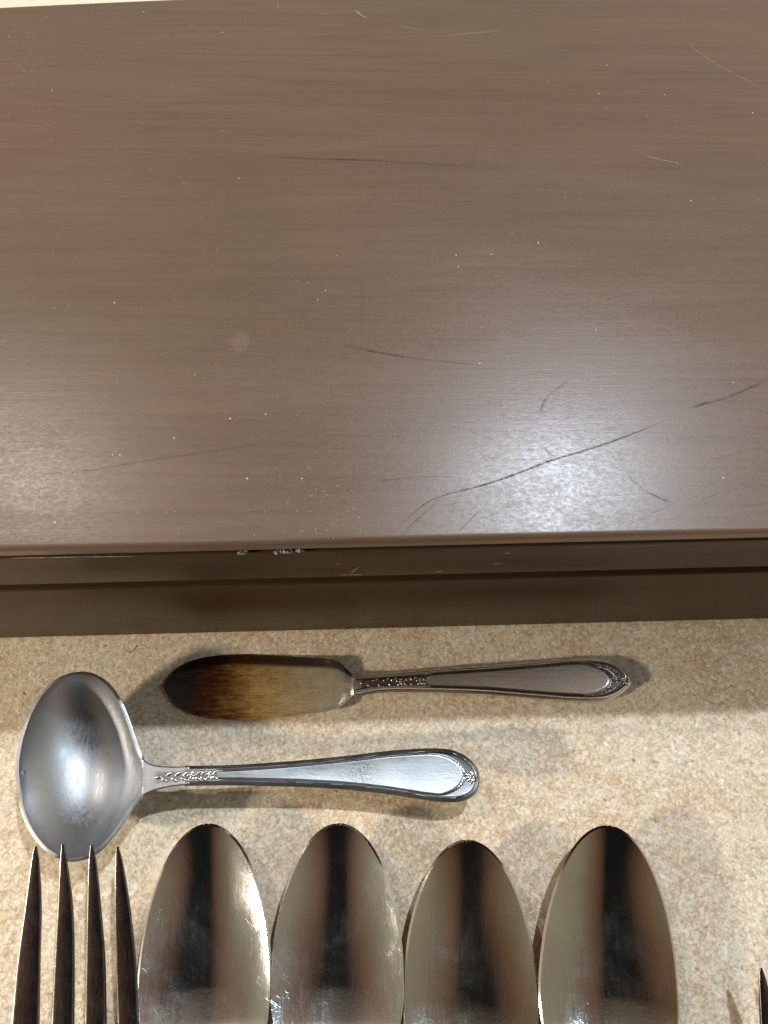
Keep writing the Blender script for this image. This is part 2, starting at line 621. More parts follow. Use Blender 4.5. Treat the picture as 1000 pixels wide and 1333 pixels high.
def mark(pts, w_mm, tint, strength, on='lid', name='scratch', wob=0.25):
    if on == 'lid':
        q = np.array([P(x, y, LID_Z + 0.00006) for x, y in pts])
        side = None
    else:
        q = []
        for x, y in pts:
            d = ray(x, y)
            cp = np.array([0, 0, CAM_H])
            k = np.dot(org - 0.00008 * ey - cp, ey) / np.dot(d, ey)
            q.append(cp + d * k)
        q = np.array(q)
    if len(q) == 2:
        q = np.array([q[0], (q[0] * 2 + q[1]) / 3, (q[0] + q[1] * 2) / 3, q[1]])
    n = max(8, int(np.linalg.norm(q[-1] - q[0]) / 0.0015))
    c = catmull(q, n)
    tg = np.gradient(c, axis=0)
    up = np.array([0, 0, 1.0]) if on == 'lid' else -ey
    sd = np.cross(up, tg)
    sd /= np.linalg.norm(sd, axis=1, keepdims=True) + 1e-12
    j = rng.normal(0, 1, n)
    j = np.convolve(j, np.ones(5) / 5, 'same')
    c = c + sd * (j * wob * w_mm * 0.0006)[:, None]
    s = np.linspace(0, 1, n)
    wd = w_mm * 0.0005 * np.minimum(1, 6 * np.minimum(s, 1 - s) + 0.15) * (0.7 + 0.6 * rng.random(n))
    verts = []
    for k in range(n):
        verts += [tuple(c[k] - sd[k] * wd[k]), tuple(c[k]), tuple(c[k] + sd[k] * wd[k])]
    faces = []
    for k in range(n - 1):
        a = 3 * k
        faces += [(a, a + 1, a + 4, a + 3), (a + 1, a + 2, a + 5, a + 4)]
    me = bpy.data.meshes.new(name)
    me.from_pydata(verts, [], faces)
    a = me.attributes.new('strength', 'FLOAT', 'POINT')
    fade = np.minimum(1, 5 * np.minimum(s, 1 - s) + 0.2) * (0.6 + 0.4 * np.convolve(rng.random(n), np.ones(4) / 4, 'same'))
    a.data.foreach_set('value', np.stack([0.25 * fade, fade, 0.25 * fade], 1).reshape(-1).astype(np.float32) * strength)
    t_ = me.attributes.new('tint', 'FLOAT_COLOR', 'POINT')
    t_.data.foreach_set('color', np.tile(np.array([*tint, 1], np.float32), 3 * n))
    return link(name, me, MARK, lid if on == 'lid' else chest)


DK, PALE = (0.020, 0.012, 0.008), (0.55, 0.46, 0.36)
for pts, w, s in [
    ([(338, 203), (400, 206), (470, 208), (540, 212), (610, 216)], 0.75, 0.75),
    ([(425, 206), (470, 208), (500, 209)], 0.9, 0.8),
    ([(505, 698), (548, 660), (575, 646), (640, 628), (700, 606), (725, 597), (790, 577), (865, 548)], 0.6, 0.95),
    ([(575, 646), (640, 628), (700, 606), (725, 597), (790, 577), (865, 548)], 0.75, 0.95),
    ([(640, 628), (700, 606), (725, 597)], 0.9, 0.8),
    ([(893, 532), (915, 526), (950, 516), (1000, 494)], 0.9, 0.85),
    ([(900, 530), (912, 526), (925, 523)], 1.3, 0.6),
    ([(522, 697), (548, 672), (578, 645)], 0.6, 0.6),
    ([(595, 695), (612, 677), (628, 662)], 0.55, 0.7),
    ([(425, 441), (480, 456), (545, 467), (600, 473), (635, 476)], 0.8, 0.6),
    ([(470, 454), (500, 460), (530, 465)], 1.0, 0.5),
    ([(702, 541), (706, 525), (722, 508), (745, 492)], 0.6, 0.55),
    ([(703, 540), (707, 526), (712, 519)], 1.3, 0.6),
    ([(810, 610), (835, 635), (872, 655)], 0.7, 0.6),
    ([(845, 642), (862, 650), (875, 655)], 1.1, 0.6),
    ([(815, 685), (850, 668), (880, 655)], 0.4, 0.55),
    ([(60, 618), (130, 610), (200, 598), (300, 584), (345, 577)], 0.6, 0.5),
    ([(470, 362), (472, 390), (470, 422)], 0.5, 0.5),
    ([(651, 517), (657, 553)], 0.4, 0.5),
    ([(480, 628), (560, 620), (615, 624)], 0.35, 0.45),
    ([(700, 647), (790, 645), (870, 641)], 0.35, 0.4),
    ([(706, 582), (726, 598)], 0.6, 0.7),
    ([(755, 402), (820, 380)], 0.4, 0.3),
    ([(632, 80), (628, 170), (600, 240)], 2.2, 0.08),
    ([(560, 500), (580, 528)], 0.4, 0.3),
    ([(760, 545), (778, 537)], 0.35, 0.4),
    ([(960, 660), (1000, 655)], 0.5, 0.4),
    ([(920, 600), (1000, 580)], 0.5, 0.3),
    ([(690, 285), (696, 292)], 0.6, 0.5),
    ([(0, 440), (90, 446), (180, 448)], 0.5, 0.22),
    ([(240, 460), (300, 452), (370, 449)], 0.6, 0.25),
]:
    mark(pts, w, DK, s * 0.62)
# hairline scuffs, thickest where things were set down near the front edge
for i in range(70):
    x, y = (rng.normal(720, 170), 690 - abs(rng.normal(0, 110))) if i < 42 else (rng.uniform(0, 1000), rng.uniform(20, 690))
    a, l = rng.normal(-0.25, 0.55), rng.uniform(10, 46)
    p0, p1 = (x - l * math.cos(a), y - l * math.sin(a)), (x + l * math.cos(a), y + l * math.sin(a))
    if min(p0[1], p1[1]) < 6 or max(p0[1], p1[1]) > 698:
        continue
    mid_ = ((p0[0] + p1[0]) / 2 + rng.normal(0, 2), (p0[1] + p1[1]) / 2 + rng.normal(0, 2))
    mark([p0, mid_, p1], rng.uniform(0.18, 0.34), DK if rng.random() < 0.6 else (0.42, 0.34, 0.27), rng.uniform(0.12, 0.38), wob=0.6)
for pts, w, s in [
    ([(890, 52), (925, 78), (960, 98), (1000, 118)], 0.35, 0.65),
    ([(833, 197), (850, 205), (892, 214)], 0.35, 0.75),
    ([(462, 13), (470, 19), (478, 24)], 0.7, 0.8),
    ([(515, 32), (535, 36), (555, 40)], 0.5, 0.45),
    ([(580, 47), (615, 43), (655, 39)], 1.4, 0.22),
    ([(752, 473), (775, 479), (808, 487)], 0.5, 0.6),
    ([(150, 436), (152, 452)], 0.3, 0.3),
    ([(362, 4), (362, 12)], 0.5, 0.5),
    ([(845, 590), (862, 586), (878, 594)], 0.8, 0.25),
    ([(14, 511), (30, 511), (48, 508)], 0.4, 0.3),
    ([(412, 17), (438, 19)], 0.4, 0.35),
]:
    mark(pts, w, PALE, s)
for pts, w, s, tint in [
    ([(0, 727), (80, 725.5), (185, 724)], 0.6, 1.0, (0.75, 0.66, 0.56)),
    ([(20, 731), (80, 730), (135, 727)], 0.3, 0.45, (0.5, 0.4, 0.3)),
    ([(440, 748), (456, 748), (475, 748)], 0.9, 1.3, (0.34, 0.22, 0.09)),
    ([(456, 747), (463, 741), (468, 737)], 0.9, 1.3, (0.34, 0.22, 0.09)),
    ([(566, 744), (572, 744), (578, 744)], 0.9, 1.3, (0.45, 0.30, 0.09)),
    ([(642, 734), (648, 734), (654, 734)], 0.9, 1.3, (0.40, 0.26, 0.08)),
    ([(725, 741), (760, 740), (800, 743)], 0.5, 1.0, (0.34, 0.24, 0.14)),
    ([(655, 720), (660, 720), (666, 720)], 0.9, 1.3, (0.40, 0.32, 0.24)),
    ([(735, 713), (790, 711.5), (870, 710)], 0.5, 1.0, (0.42, 0.32, 0.22)),
    ([(220, 794), (226, 791), (236, 795)], 0.9, 0.45, (0.24, 0.17, 0.11)),
    ([(368, 781), (380, 780), (392, 781)], 0.35, 0.5, (0.3, 0.2, 0.1)),
    ([(436, 734), (439, 733), (441, 736)], 0.8, 0.6, (0.40, 0.33, 0.25)),
]:
    mark(pts, w, tint, s, 'front')

CHIP = mat_plain('bare_grey_chip', (0.30, 0.31, 0.33), 0.7)
for x, y, a, b in [(316, 719.5, 1.5, 0.7), (361, 718.5, 1.1, 0.7), (374, 718, 1.4, 0.8), (390, 717, 1.2, 0.8)]:
    bm = bmesh.new()
    z = front_z(x, y, 0.0028)
    d = ray(x, y)
    k = np.dot(org - 0.0004 * ey - np.array([0, 0, CAM_H]), ey) / np.dot(d, ey)
    p = np.array([0, 0, CAM_H]) + d * k
    ellipsoid(bm, p, (a * 0.0011, 0.00045, b * 0.0007), YAW + 0.1, 12, 8)
    for v in bm.verts:
        v.co += Vector(rng.normal(0, 0.00020, 3))
    me = bpy.data.meshes.new('paint_chip')
    bm.to_mesh(me)
    bm.free()
    link('paint_chip', me, CHIP, lid)

# dust specks, uncountable: one part
bm = bmesh.new()
spots = [(149, 394), (424, 378), (414, 390), (156, 592), (147, 592), (322, 623), (393, 623), (60, 22), (187, 15), (68, 117), (640, 331), (780, 122), (980, 147),
         (900, 261), (597, 347), (594, 332), (701, 316), (625, 473), (776, 429), (660, 500), (180, 668), (72, 680), (346, 539), (227, 570), (300, 545), (865, 123),
         (240, 238), (290, 42), (790, 85), (312, 232), (942, 622), (955, 498)]
for i in range(130):
    spots.append((rng.uniform(-40, 1040), rng.uniform(4, 700)))
for i in range(40):
    spots.append((rng.normal(425, 30), rng.normal(665, 40)))
for i in range(80):
    spots.append((abs(rng.normal(20, 60)), rng.normal(80, 60)))
for i, (x, y) in enumerate(spots):
    if not (3 < y < 704):
        continue
    r = (0.00030 if i < 32 else 0.00014) * rng.uniform(0.6, 1.2)
    p = P(x, y, LID_Z + r * 0.2)
    ellipsoid(bm, p, (r * rng.uniform(0.7, 1.5), r, r * 0.4), rng.uniform(0, 3.1), 6, 4)
me = bpy.data.meshes.new('dust')
bm.to_mesh(me)
bm.free()
tag(link('dust', me, mat_plain('dust', (0.52, 0.45, 0.36), 0.8), lid), 'pale dust specks on the brown lid', kind='stuff')

# ------------------------------------------------------------------ pale sheet behind the chest
bm = bmesh.new()
gx = np.linspace(-0.42, 0.05, 24)
gy = np.linspace(0.40, 0.58, 10)
grid = [[bm.verts.new((x, y, 0.0012 + 0.0012 * math.sin(x * 17) * math.sin(y * 21) + 0.0014)) for x in gx] for y in gy]
for i in range(9):
    for j in range(23):
        bm.faces.new((grid[i][j], grid[i][j + 1], grid[i + 1][j + 1], grid[i + 1][j]))
ext = bmesh.ops.extrude_face_region(bm, geom=bm.faces[:])
for g in ext['geom']:
    if isinstance(g, bmesh.types.BMVert):
        g.co.z += 0.0005
bmesh.ops.recalc_face_normals(bm, faces=bm.faces)
me = bpy.data.meshes.new('paper_sheet')
bm.to_mesh(me)
bm.free()
smooth(me, R(50))
sheet = link('paper_sheet', me, mat_plain('cream_paper', (0.78, 0.70, 0.54), 0.8))
tag(sheet, 'cream white sheet showing as a sliver behind the chest lid', 'paper')

# ------------------------------------------------------------------ flatware
SIL_LADLE = mat_silver('satin_silver', (0.47, 0.47, 0.475), (0.31, 0.295, 0.28), 0.40, 0.55, 0.35, 1, 0.2)
SIL_BRIGHT = mat_silver('scratched_silver', (0.60, 0.59, 0.56), (0.38, 0.34, 0.29), 0.10, 0.65, 0.45, 1, 0.0, 1.0)
SIL_SOFT = mat_silver('yellowed_silver', (0.52, 0.485, 0.42), (0.34, 0.27, 0.20), 0.095, 0.35, 0.45, 1, 0.0, 1.0)
SIL_FORK = mat_silver('dull_dark_silver', (0.20, 0.175, 0.165), (0.09, 0.055, 0.04), 0.22, 0.8, 0.75, 1)
SIL_HANDLE = mat_silver('handle_silver', (0.43, 0.44, 0.445), (0.28, 0.265, 0.24), 0.33, 0.5, 0.35, 0)
SIL_KNIFE = mat_silver('pinkish_worn_silver', (0.82, 0.75, 0.68), (0.54, 0.45, 0.38), 0.22, 0.4, 0.4, 0)
ORN = mat_silver('ornament_silver', (0.72, 0.71, 0.70), (0.35, 0.32, 0.30), 0.20, 0.3, 0.4, 0)
ORN_KNIFE = mat_silver('dark_ornament_silver', (0.55, 0.48, 0.43), (0.22, 0.17, 0.14), 0.22, 0.3, 0.5, 0)


def outline_distance(pts, poly):
    """shortest distance from each point to a polyline (xy)"""
    d = np.full(len(pts), 1e9)
    for a, b in zip(poly[:-1], poly[1:]):
        ab = b - a
        t = np.clip(((pts - a) @ ab) / max(ab @ ab, 1e-16), 0, 1)
        d = np.minimum(d, np.linalg.norm(pts - (a + t[:, None] * ab), axis=1))
    return d


def sstep(a, b, x):
    t = np.clip((x - a) / (b - a), 0, 1)
    return t * t * (3 - 2 * t)


def handle_grid(up, lo, zf, n=300, m=57, panel=None, crest=0.0055, neck=None, ridge=0.0012, oval=None):
    """upper face of a threaded-edge handle between two traced outlines.
    up, lo: outline in photograph pixels; zf(s): height along it (0 neck .. 1 tip)"""
    s = np.linspace(0, 1, n)
    a = catmull(up, n)
    b = catmull(lo, n)
    A = np.array([P(*a[i], zf(s[i]))[:2] for i in range(n)])
    B = np.array([P(*b[i], zf(s[i]))[:2] for i in range(n)])
    if oval:
        (ox, oy), orx, ory = oval
        zo = zf(0.85)
        oc = P(ox, oy, zo)[:2]
        oval = (oc, np.linalg.norm(P(ox + orx, oy, zo)[:2] - oc), np.linalg.norm(P(ox, oy + ory, zo)[:2] - oc))
    return handle_from(A, B, np.array([zf(q) for q in s]), m, panel, crest, neck, ridge, oval)


def handle_from(A, B, z, m=41, panel=None, crest=0.0055, neck=None, ridge=0.0012, oval=None):
    n = len(A)
    v = np.sin(np.linspace(-1, 1, m) * math.pi / 2)
    v = 0.45 * v + 0.55 * np.linspace(-1, 1, m)
    w = (v + 1) / 2
    xy = A[:, None, :] * (1 - w)[None, :, None] + B[:, None, :] * w[None, :, None]
    flat = xy.reshape(-1, 2)
    poly = np.vstack([A, B[::-1]])
    d = outline_distance(flat, poly).reshape(n, m)
    s = np.repeat(np.linspace(0, 1, n)[:, None], m, 1)
    rim_w = ridge + (crest - ridge) * sstep(panel[0], panel[1], s) if panel else np.full((n, m), ridge)
    h = -0.0007 * (1 - sstep(0, 0.0006, d))                       # rounded outer edge
    din = d - rim_w
    if oval:
        oc, orx, ory = oval
        ddx, ddy = (xy[..., 0] - oc[0]) / orx, (xy[..., 1] - oc[1]) / ory
        din = np.where(ddx > 0, np.minimum(d - ridge, (1 - np.sqrt(ddx ** 2 + ddy ** 2)) * ory), d - ridge)
    groove = sstep(0.0006, 0.0010, d) * (1 - sstep(-0.0001, 0.0004, din))
    if neck:
        groove = groove * sstep(neck[0], neck[0] + 0.03, s)
    h = h - 0.00045 * groove
    inner = sstep(0, 0.0006, din)
    h = h + 0.00010 * inner
    top = np.dstack([xy, z[:, None] + h])
    pat = groove * 0.85
    return top, pat


def leaf(bm, p, size, ang, lift=0.0):
    ellipsoid(bm, (p[0], p[1], p[2] + lift), size, ang, 8, 5)


def flower(bm, p, r, petals=5, rot=0.0, hz=0.00022):
    for k in range(petals):
        a = rot + k * 2 * math.pi / petals
        ellipsoid(bm, (p[0] + math.cos(a) * r * 0.62, p[1] + math.sin(a) * r * 0.62, p[2]), (r * 0.46, r * 0.30, hz), a, 7, 5)
    ellipsoid(bm, (p[0], p[1], p[2] + hz * 0.4), (r * 0.26, r * 0.26, hz * 1.1), 0, 7, 5)


def ornaments(px_neck, px_crest, zn, zc, mat, root, s=1.0):
    """raised flowers and leaves at the neck and round the tip of a handle"""
    bm = bmesh.new()
    (x0, y0), (x1, y1), half = px_neck
    L = x1 - x0
    at = lambda u, dv: P(x0 + L * u, y0 + (y1 - y0) * u + dv, zn(u))
    for u in (0.60, 0.90) if s < 1.5 else (0.55, 0.86):
        flower(bm, at(u, 0), 0.0016, 5, 0.3)
    for u, sg in [(0.04, 0), (0.14, 1), (0.22, -1), (0.30, 1), (0.38, -1), (0.46, 1), (0.50, -1), (0.70, 1), (0.72, -1), (0.79, 1), (0.80, -1), (0.99, 1), (0.99, -1)]:
        p = at(u, sg * half * 0.45)
        ellipsoid(bm, p, (0.0015, 0.00055, 0.00020), -sg * 0.55, 7, 5)
    # crest: leaves along two arcs meeting in a blossom
    (cx, cy), rx, ry, tip = px_crest
    for sg in (-1, 1):
        for k in range(9):
            a = 0.20 + k * 0.145
            px, py = cx + rx * math.cos(a), cy + sg * ry * math.sin(a)
            tang = math.atan2(-sg * ry * math.cos(a), -rx * math.sin(a))
            for side in (-1, 1):
                g = 0.0012 * (1 - 0.07 * k)
                p = P(px + 1.6 * side * math.cos(a), py + 1.6 * side * sg * math.sin(a), zc)
                ellipsoid(bm, p, (g, g * 0.42, 0.00022), tang + side * 0.5, 7, 5)
    flower(bm, P(cx + rx, cy, zc), 0.0017, 5, 0.2)
    flower(bm, P(*tip, zc), 0.0015, 6, 0.0)
    for sg in (-1, 1):
        ellipsoid(bm, P(tip[0] + 3, tip[1] + sg * 5, zc), (0.0013, 0.0005, 0.0002), sg * 0.9, 7, 5)
    me = bpy.data.meshes.new('ornament')
    bm.to_mesh(me)
    bm.free()
    smooth(me)
    o = adopt(link('ornament', me, mat), root)
    o['kind'] = 'stuff'
    return o


# ---- butter knife ------------------------------------------------------------------
knife = empty('butter_knife', P(520, 890))
tag(knife, 'butter knife with brown tarnished blade lying along the chest', 'knife')
ku = [(461, 880), (480, 879), (500, 878), (540, 875), (580, 872), (640, 868), (700, 863), (740, 859.5), (770, 858.5), (790, 861), (805, 867), (815, 875), (820, 883), (821, 886)]
kl = [(461, 904), (480, 900), (500, 897.5), (540, 897), (600, 898.5), (640, 900.5), (700, 905.5), (740, 908.5), (770, 909.5), (790, 908), (805, 902), (815, 895), (820, 889), (821, 886)]
kz = lambda s: 0.0034 + 0.0020 * math.sin(s ** 0.9 * math.pi) * (1 - 0.3 * s)
top, pat = handle_grid(ku, kl, kz, panel=(0.74, 0.95), crest=0.0062, neck=(0.25,), oval=((742, 884), 54, 22.3))
ss = np.linspace(0, 1, top.shape[0])[:, None]
vv = np.linspace(-1, 1, top.shape[1])[None, :]
pat = np.maximum(pat, 0.75 * sstep(0.02, 0.03, ss) * (1 - sstep(0.245, 0.255, ss)) * (1 - sstep(0.45, 0.6, np.abs(vv))))
shell('handle', top, 0.0020, SIL_KNIFE, knife, pat, 0.4)
ornaments(((470, 889.5), (556, 886.5), 9), ((764, 884.5), 40, 19.5, (814, 886)), lambda u: kz(0.03 + 0.22 * u) + 0.0001, kz(0.93) - 0.0002, ORN_KNIFE, knife)
bm = bmesh.new()
collar_c = P(462, 892, 0.0026)
bmesh.ops.create_cube(bm, size=1.0, matrix=Matrix.Translation(collar_c) @ Matrix.Diagonal((0.0007, 0.0068, 0.0034, 1)))
bmesh.ops.bevel(bm, geom=bm.edges[:], offset=0.0002, segments=2, affect='EDGES')
me = bpy.data.meshes.new('collar')
bm.to_mesh(me)
bm.free()
adopt(link('collar', me, ORN), knife)

bu = [(213, 893), (216, 884), (224, 874), (240, 863), (262, 855.5), (290, 851.5), (320, 850.5), (350, 852), (385, 854.5), (420, 857.5), (440, 862), (452, 871), (462, 881)]
bl = [(213, 893), (216, 902), (226, 916), (243, 927), (265, 933), (290, 935.5), (320, 936), (350, 935), (385, 932), (420, 927), (440, 922), (451, 913), (462, 904)]
n, m = 110, 37
a, b = catmull(bu, n), catmull(bl, n)
s = np.linspace(0, 1, n)
zb = 0.0010 + 0.0018 * s ** 2
A = np.array([P(*a[i], zb[i])[:2] for i in range(n)])
B = np.array([P(*b[i], zb[i])[:2] for i in range(n)])
w = np.linspace(0, 1, m)
xy = A[:, None] * (1 - w)[None, :, None] + B[:, None] * w[None, :, None]
bev = 1 - sstep(0.15, 0.21, w)[None, :] * np.ones((n, 1))            # mask for the chest's dark reflection, painted along the far-edge bevel
hz = -0.0022 * np.clip((0.19 - w) / 0.19, 0, 1)[None, :] * np.sin(np.clip(s * 1.15 + 0.02, 0, 1) * math.pi)[:, None] ** 0.5
hz = hz - 0.0005 * np.clip((w - 0.9) / 0.1, 0, 1)[None, :] ** 2
# shoulders dish down towards the neck
sh = sstep(0.86, 0.97, s)[:, None] * np.abs(w - 0.5)[None, :] * 2
hz = hz - 0.0016 * sh ** 1.5 * (1 - sstep(0.97, 1.0, s))[:, None]
top = np.dstack([xy, zb[:, None] + 0.0010 + hz])
shell('blade', top, 0.0011, mat_knife_blade(), knife, np.clip(bev, 0, 1), 0.3)

# ---- gravy ladle -------------------------------------------------------------------
ladle = empty('gravy_ladle', P(102, 1000))
tag(ladle, 'silver gravy ladle with deep oval bowl beyond the fork tips', 'ladle')
ZR = 0.0175
lu = [(24.5, 1003), (25.5, 985), (31, 958), (42, 928), (58, 902), (80, 884), (108, 878), (132, 887), (150, 907), (163, 935), (172, 962), (180, 983), (190, 993.5), (203, 998), (222, 999.5), (246, 999.1)]
ll = [(24.5, 1003), (26, 1020), (31, 1050), (42, 1078), (60, 1102), (80, 1114), (98, 1117), (122, 1109), (142, 1090), (158, 1068), (170, 1050), (180, 1039), (190, 1032), (203, 1027), (222, 1022.5), (246, 1019.8)]
n1, m = 170, 61
a, b = catmull(lu, 900), catmull(ll, 900)
# pair the two outlines by photograph column so the ribs run straight across the bowl
k = np.linspace(0, 1, n1)
cols = 24.5 + (246 - 24.5) * np.where(k < 0.5, 0.5 * (1 - np.cos(k * math.pi)) * 1.0, 0.5 * (1 - np.cos(math.pi * 0.5)) + (k - 0.5))
ya = np.interp(cols, a[:, 0], a[:, 1])
yb = np.interp(cols, b[:, 0], b[:, 1])


def ladle_z(x):
    """rim and handle height by photograph column"""
    return float(np.interp(x, [24, 100, 185, 215, 300, 420, 520, 600, 626], [0.0185, 0.0175, 0.0172, 0.0172, 0.0170, 0.0155, 0.0145, 0.0142, 0.0140]))


LZ = catmull([(x, ladle_z(x)) for x in (24, 70, 110, 150, 185, 215, 250, 300, 360, 420, 470, 520, 560, 600, 626)], 600)
lz = lambda x: float(np.interp(x, LZ[:, 0], LZ[:, 1]))
A = np.array([P(cols[i], ya[i], lz(cols[i]))[:2] for i in range(n1)])
B = np.array([P(cols[i], yb[i], lz(cols[i]))[:2] for i in range(n1)])
v = 0.5 * np.sin(np.linspace(-1, 1, m) * math.pi / 2) + 0.5 * np.linspace(-1, 1, m)
w = (v + 1) / 2
xy = A[:, None] * (1 - w)[None, :, None] + B[:, None] * w[None, :, None]
# dish: measured by an ellipse fitted to the bowl
cen = P(103, 998, ZR)[:2]
exx = np.linalg.norm(P(25, 998, ZR) - P(103, 998, ZR))
eyy = np.linalg.norm(P(103, 878, ZR) - P(103, 1117, ZR)) / 2
rel = xy - cen
tl = 0.10
rx_ = rel[..., 0] * math.cos(tl) + rel[..., 1] * math.sin(tl) * -1
ry_ = rel[..., 1] * math.cos(tl) + rel[..., 0] * math.sin(tl)
r2 = (rx_ / exx) ** 2 + (ry_ / eyy) ** 2
sv = (1 - v ** 2)[None, :]
tt = np.clip((cols - 103) / 82.0, -1, 1)[:, None]
dish = ((1 - tt ** 2).clip(0) * sv) ** 0.72
r_ = np.sqrt(r2)
dish = np.where(r_ < 1, dish, dish)
top = np.dstack([xy, np.array([lz(c) for c in cols])[:, None] - 0.0160 * dish])
npat = 0.45 * sstep(200, 206, cols)[:, None] * (1 - sstep(0.45, 0.65, np.abs(v)))[None, :]
shell('bowl', top, 0.0012, SIL_LADLE, ladle, npat, 0.35)
hu = [(240, 999.2), (250, 999), (300, 998), (350, 995), (400, 991), (450, 986), (500, 980), (530, 977.5), (560, 976), (585, 977.5), (600, 982.5), (611, 990), (618, 998), (621.5, 1005), (622.7, 1011)]
hl = [(240, 1020.3), (250, 1019.5), (300, 1019), (350, 1020), (400, 1021.5), (450, 1024.5), (500, 1030), (530, 1034.5), (560, 1039), (585, 1041), (600, 1040), (611, 1036), (618, 1030), (621.5, 1023), (622.7, 1017)]
hx = lambda s: 240 + (624.5 - 240) * min(1, s * 1.035)
hzf = lambda s: lz(hx(s)) + 0.0002
top, pat = handle_grid(hu, hl, hzf, panel=(0.72, 0.94), crest=0.0066, neck=(0.10,), oval=((560, 1008.5), 45, 28))
top[..., 2] -= 0.0004 * (1 - np.linspace(-1, 1, top.shape[1]) ** 2)[None, :] * sstep(0.2, 0.5, np.linspace(0, 1, top.shape[0]))[:, None]
ss = np.linspace(0, 1, top.shape[0])[:, None]
vv = np.linspace(-1, 1, top.shape[1])[None, :]
speck = rng.random(pat.shape)
blot = np.exp(-((ss - 0.585) / 0.055) ** 2 - (vv / 0.75) ** 2) + 0.35 * np.exp(-((ss - 0.42) / 0.12) ** 2)
pat = np.maximum(pat * 0.8, 0.75 * blot * sstep(0.35, 0.9, speck))
pat = np.maximum(pat, 0.45 * (1 - sstep(0.105, 0.115, ss)) * (1 - sstep(0.45, 0.65, np.abs(vv))))
shell('handle', top, 0.0018, SIL_HANDLE, ladle, pat, 0.4)
ornaments(((203, 1012), (281, 1009), 8), ((563, 1009.5), 40, 23, (612.5, 1012)), lambda u: lz(203 + 78 * u) + 0.0002, hzf(0.93) - 0.00055, ORN, ladle)

# ---- tablespoons -------------------------------------------------------------------


def spoon(tip, wide, half, zr, mat, label, seed):
    """tip, wide: photograph pixels of the bowl's tip and of the middle of its widest line"""
    T0, W0, H0 = P(*tip, zr + 0.0012), P(*wide, zr), P(wide[0] + half, wide[1], zr)
    ax = (W0 - T0)[:2]
    a1 = np.linalg.norm(ax)
    ax /= a1
    sd = np.array([-ax[1], ax[0]])
    if sd[0] < 0:
        sd = -sd
    hw = np.linalg.norm(H0 - W0)
    a2 = 0.030
    root = empty('tablespoon', (W0[0], W0[1], 0))
    tag(root, label, 'spoon', 'tablespoons in a row')
    n, m = 130, 49
    q = np.linspace(0, 1, n)
    t = np.where(q < 0.62, -np.cos(q / 0.62 * math.pi / 2), np.sin((q - 0.62) / 0.38 * math.pi / 2) * 1.12)
    dist = np.where(t < 0, a1 * (1 + t), a1 + a2 * t)
    neck = 0.0042
    wv = np.where(t < 0, hw * np.sqrt(np.clip(1 - t ** 2, 0, 1)), hw * np.clip(1 - np.clip(t, 0, 1) ** 2, 0, 1) ** 0.72)
    wv = np.where(t > 0, np.maximum(wv, neck) + 0.0015 * sstep(0.6, 0.95, t) * (1 - sstep(0.95, 1.12, t)), wv)
    t0 = -0.42
    tc_ = np.clip(t, -1, 1)
    wv = np.where(t < 0, np.maximum(wv, 0.0009), wv)
    dp = 0.0056 * np.clip(1 - np.where(tc_ < t0, np.abs((tc_ - t0) / (1 + t0)), np.abs((tc_ - t0) / (1 - t0))) ** 2.1, 0, 1)
    ze = zr + 0.0012 * np.clip(-t, 0, 1) ** 2 + 0.0045 * sstep(0.3, 1.12, t)
    v = 0.5 * np.sin(np.linspace(-1, 1, m) * math.pi / 2) + 0.5 * np.linspace(-1, 1, m)
    cx = T0[:2] + ax * dist[:, None]
    xy = cx[:, None] + sd * (v[None, :, None] * wv[:, None, None])
    z = ze[:, None] - dp[:, None] * (1 - np.abs(v) ** 1.75)[None, :]
    shell('bowl', np.dstack([xy, z]), 0.0013, mat, root, None, 0.35)
    # handle out towards the viewer
    n = 150
    L = 0.128
    s = np.linspace(0, 1, n)
    c = T0[:2] + ax * (a1 + a2 * 1.08 + L * s)[:, None]
    wh = np.interp(s, [0, 0.15, 0.45, 0.75, 0.88, 0.95, 0.985, 1.0], [0.0042, 0.0036, 0.0050, 0.0088, 0.0100, 0.0082, 0.0046, 0.0002])
    zh = ze[-1] + 0.0002 + 0.007 * np.sin(s * math.pi * 0.9) - (ze[-1] - 0.004) * s ** 1.6
    top, pat = handle_from(c - sd * wh[:, None], c + sd * wh[:, None], zh, 33, (0.74, 0.95), 0.0062, (0.2,))
    shell('handle', top, 0.0018, mat, root, pat, 0.4)
    return root


spoon((268, 1075), (266, 1288), 85.5, 0.0093, SIL_BRIGHT, 'bright scratched tablespoon closest to the dark fork tines', 1)
spoon((441, 1074.5), (438.5, 1288), 86, 0.0093, SIL_BRIGHT, 'tablespoon second from the fork, dense fine scratches in its bowl', 2)
spoon((609, 1096), (613.5, 1312), 87.5, 0.0090, SIL_SOFT, 'tablespoon lying slightly lower than the others in the row', 3)
spoon((795, 1077.5), (792.5, 1300), 88.5, 0.0093, SIL_SOFT, 'tablespoon at the far end of the row from the fork', 4)

# ---- forks -------------------------------------------------------------------------


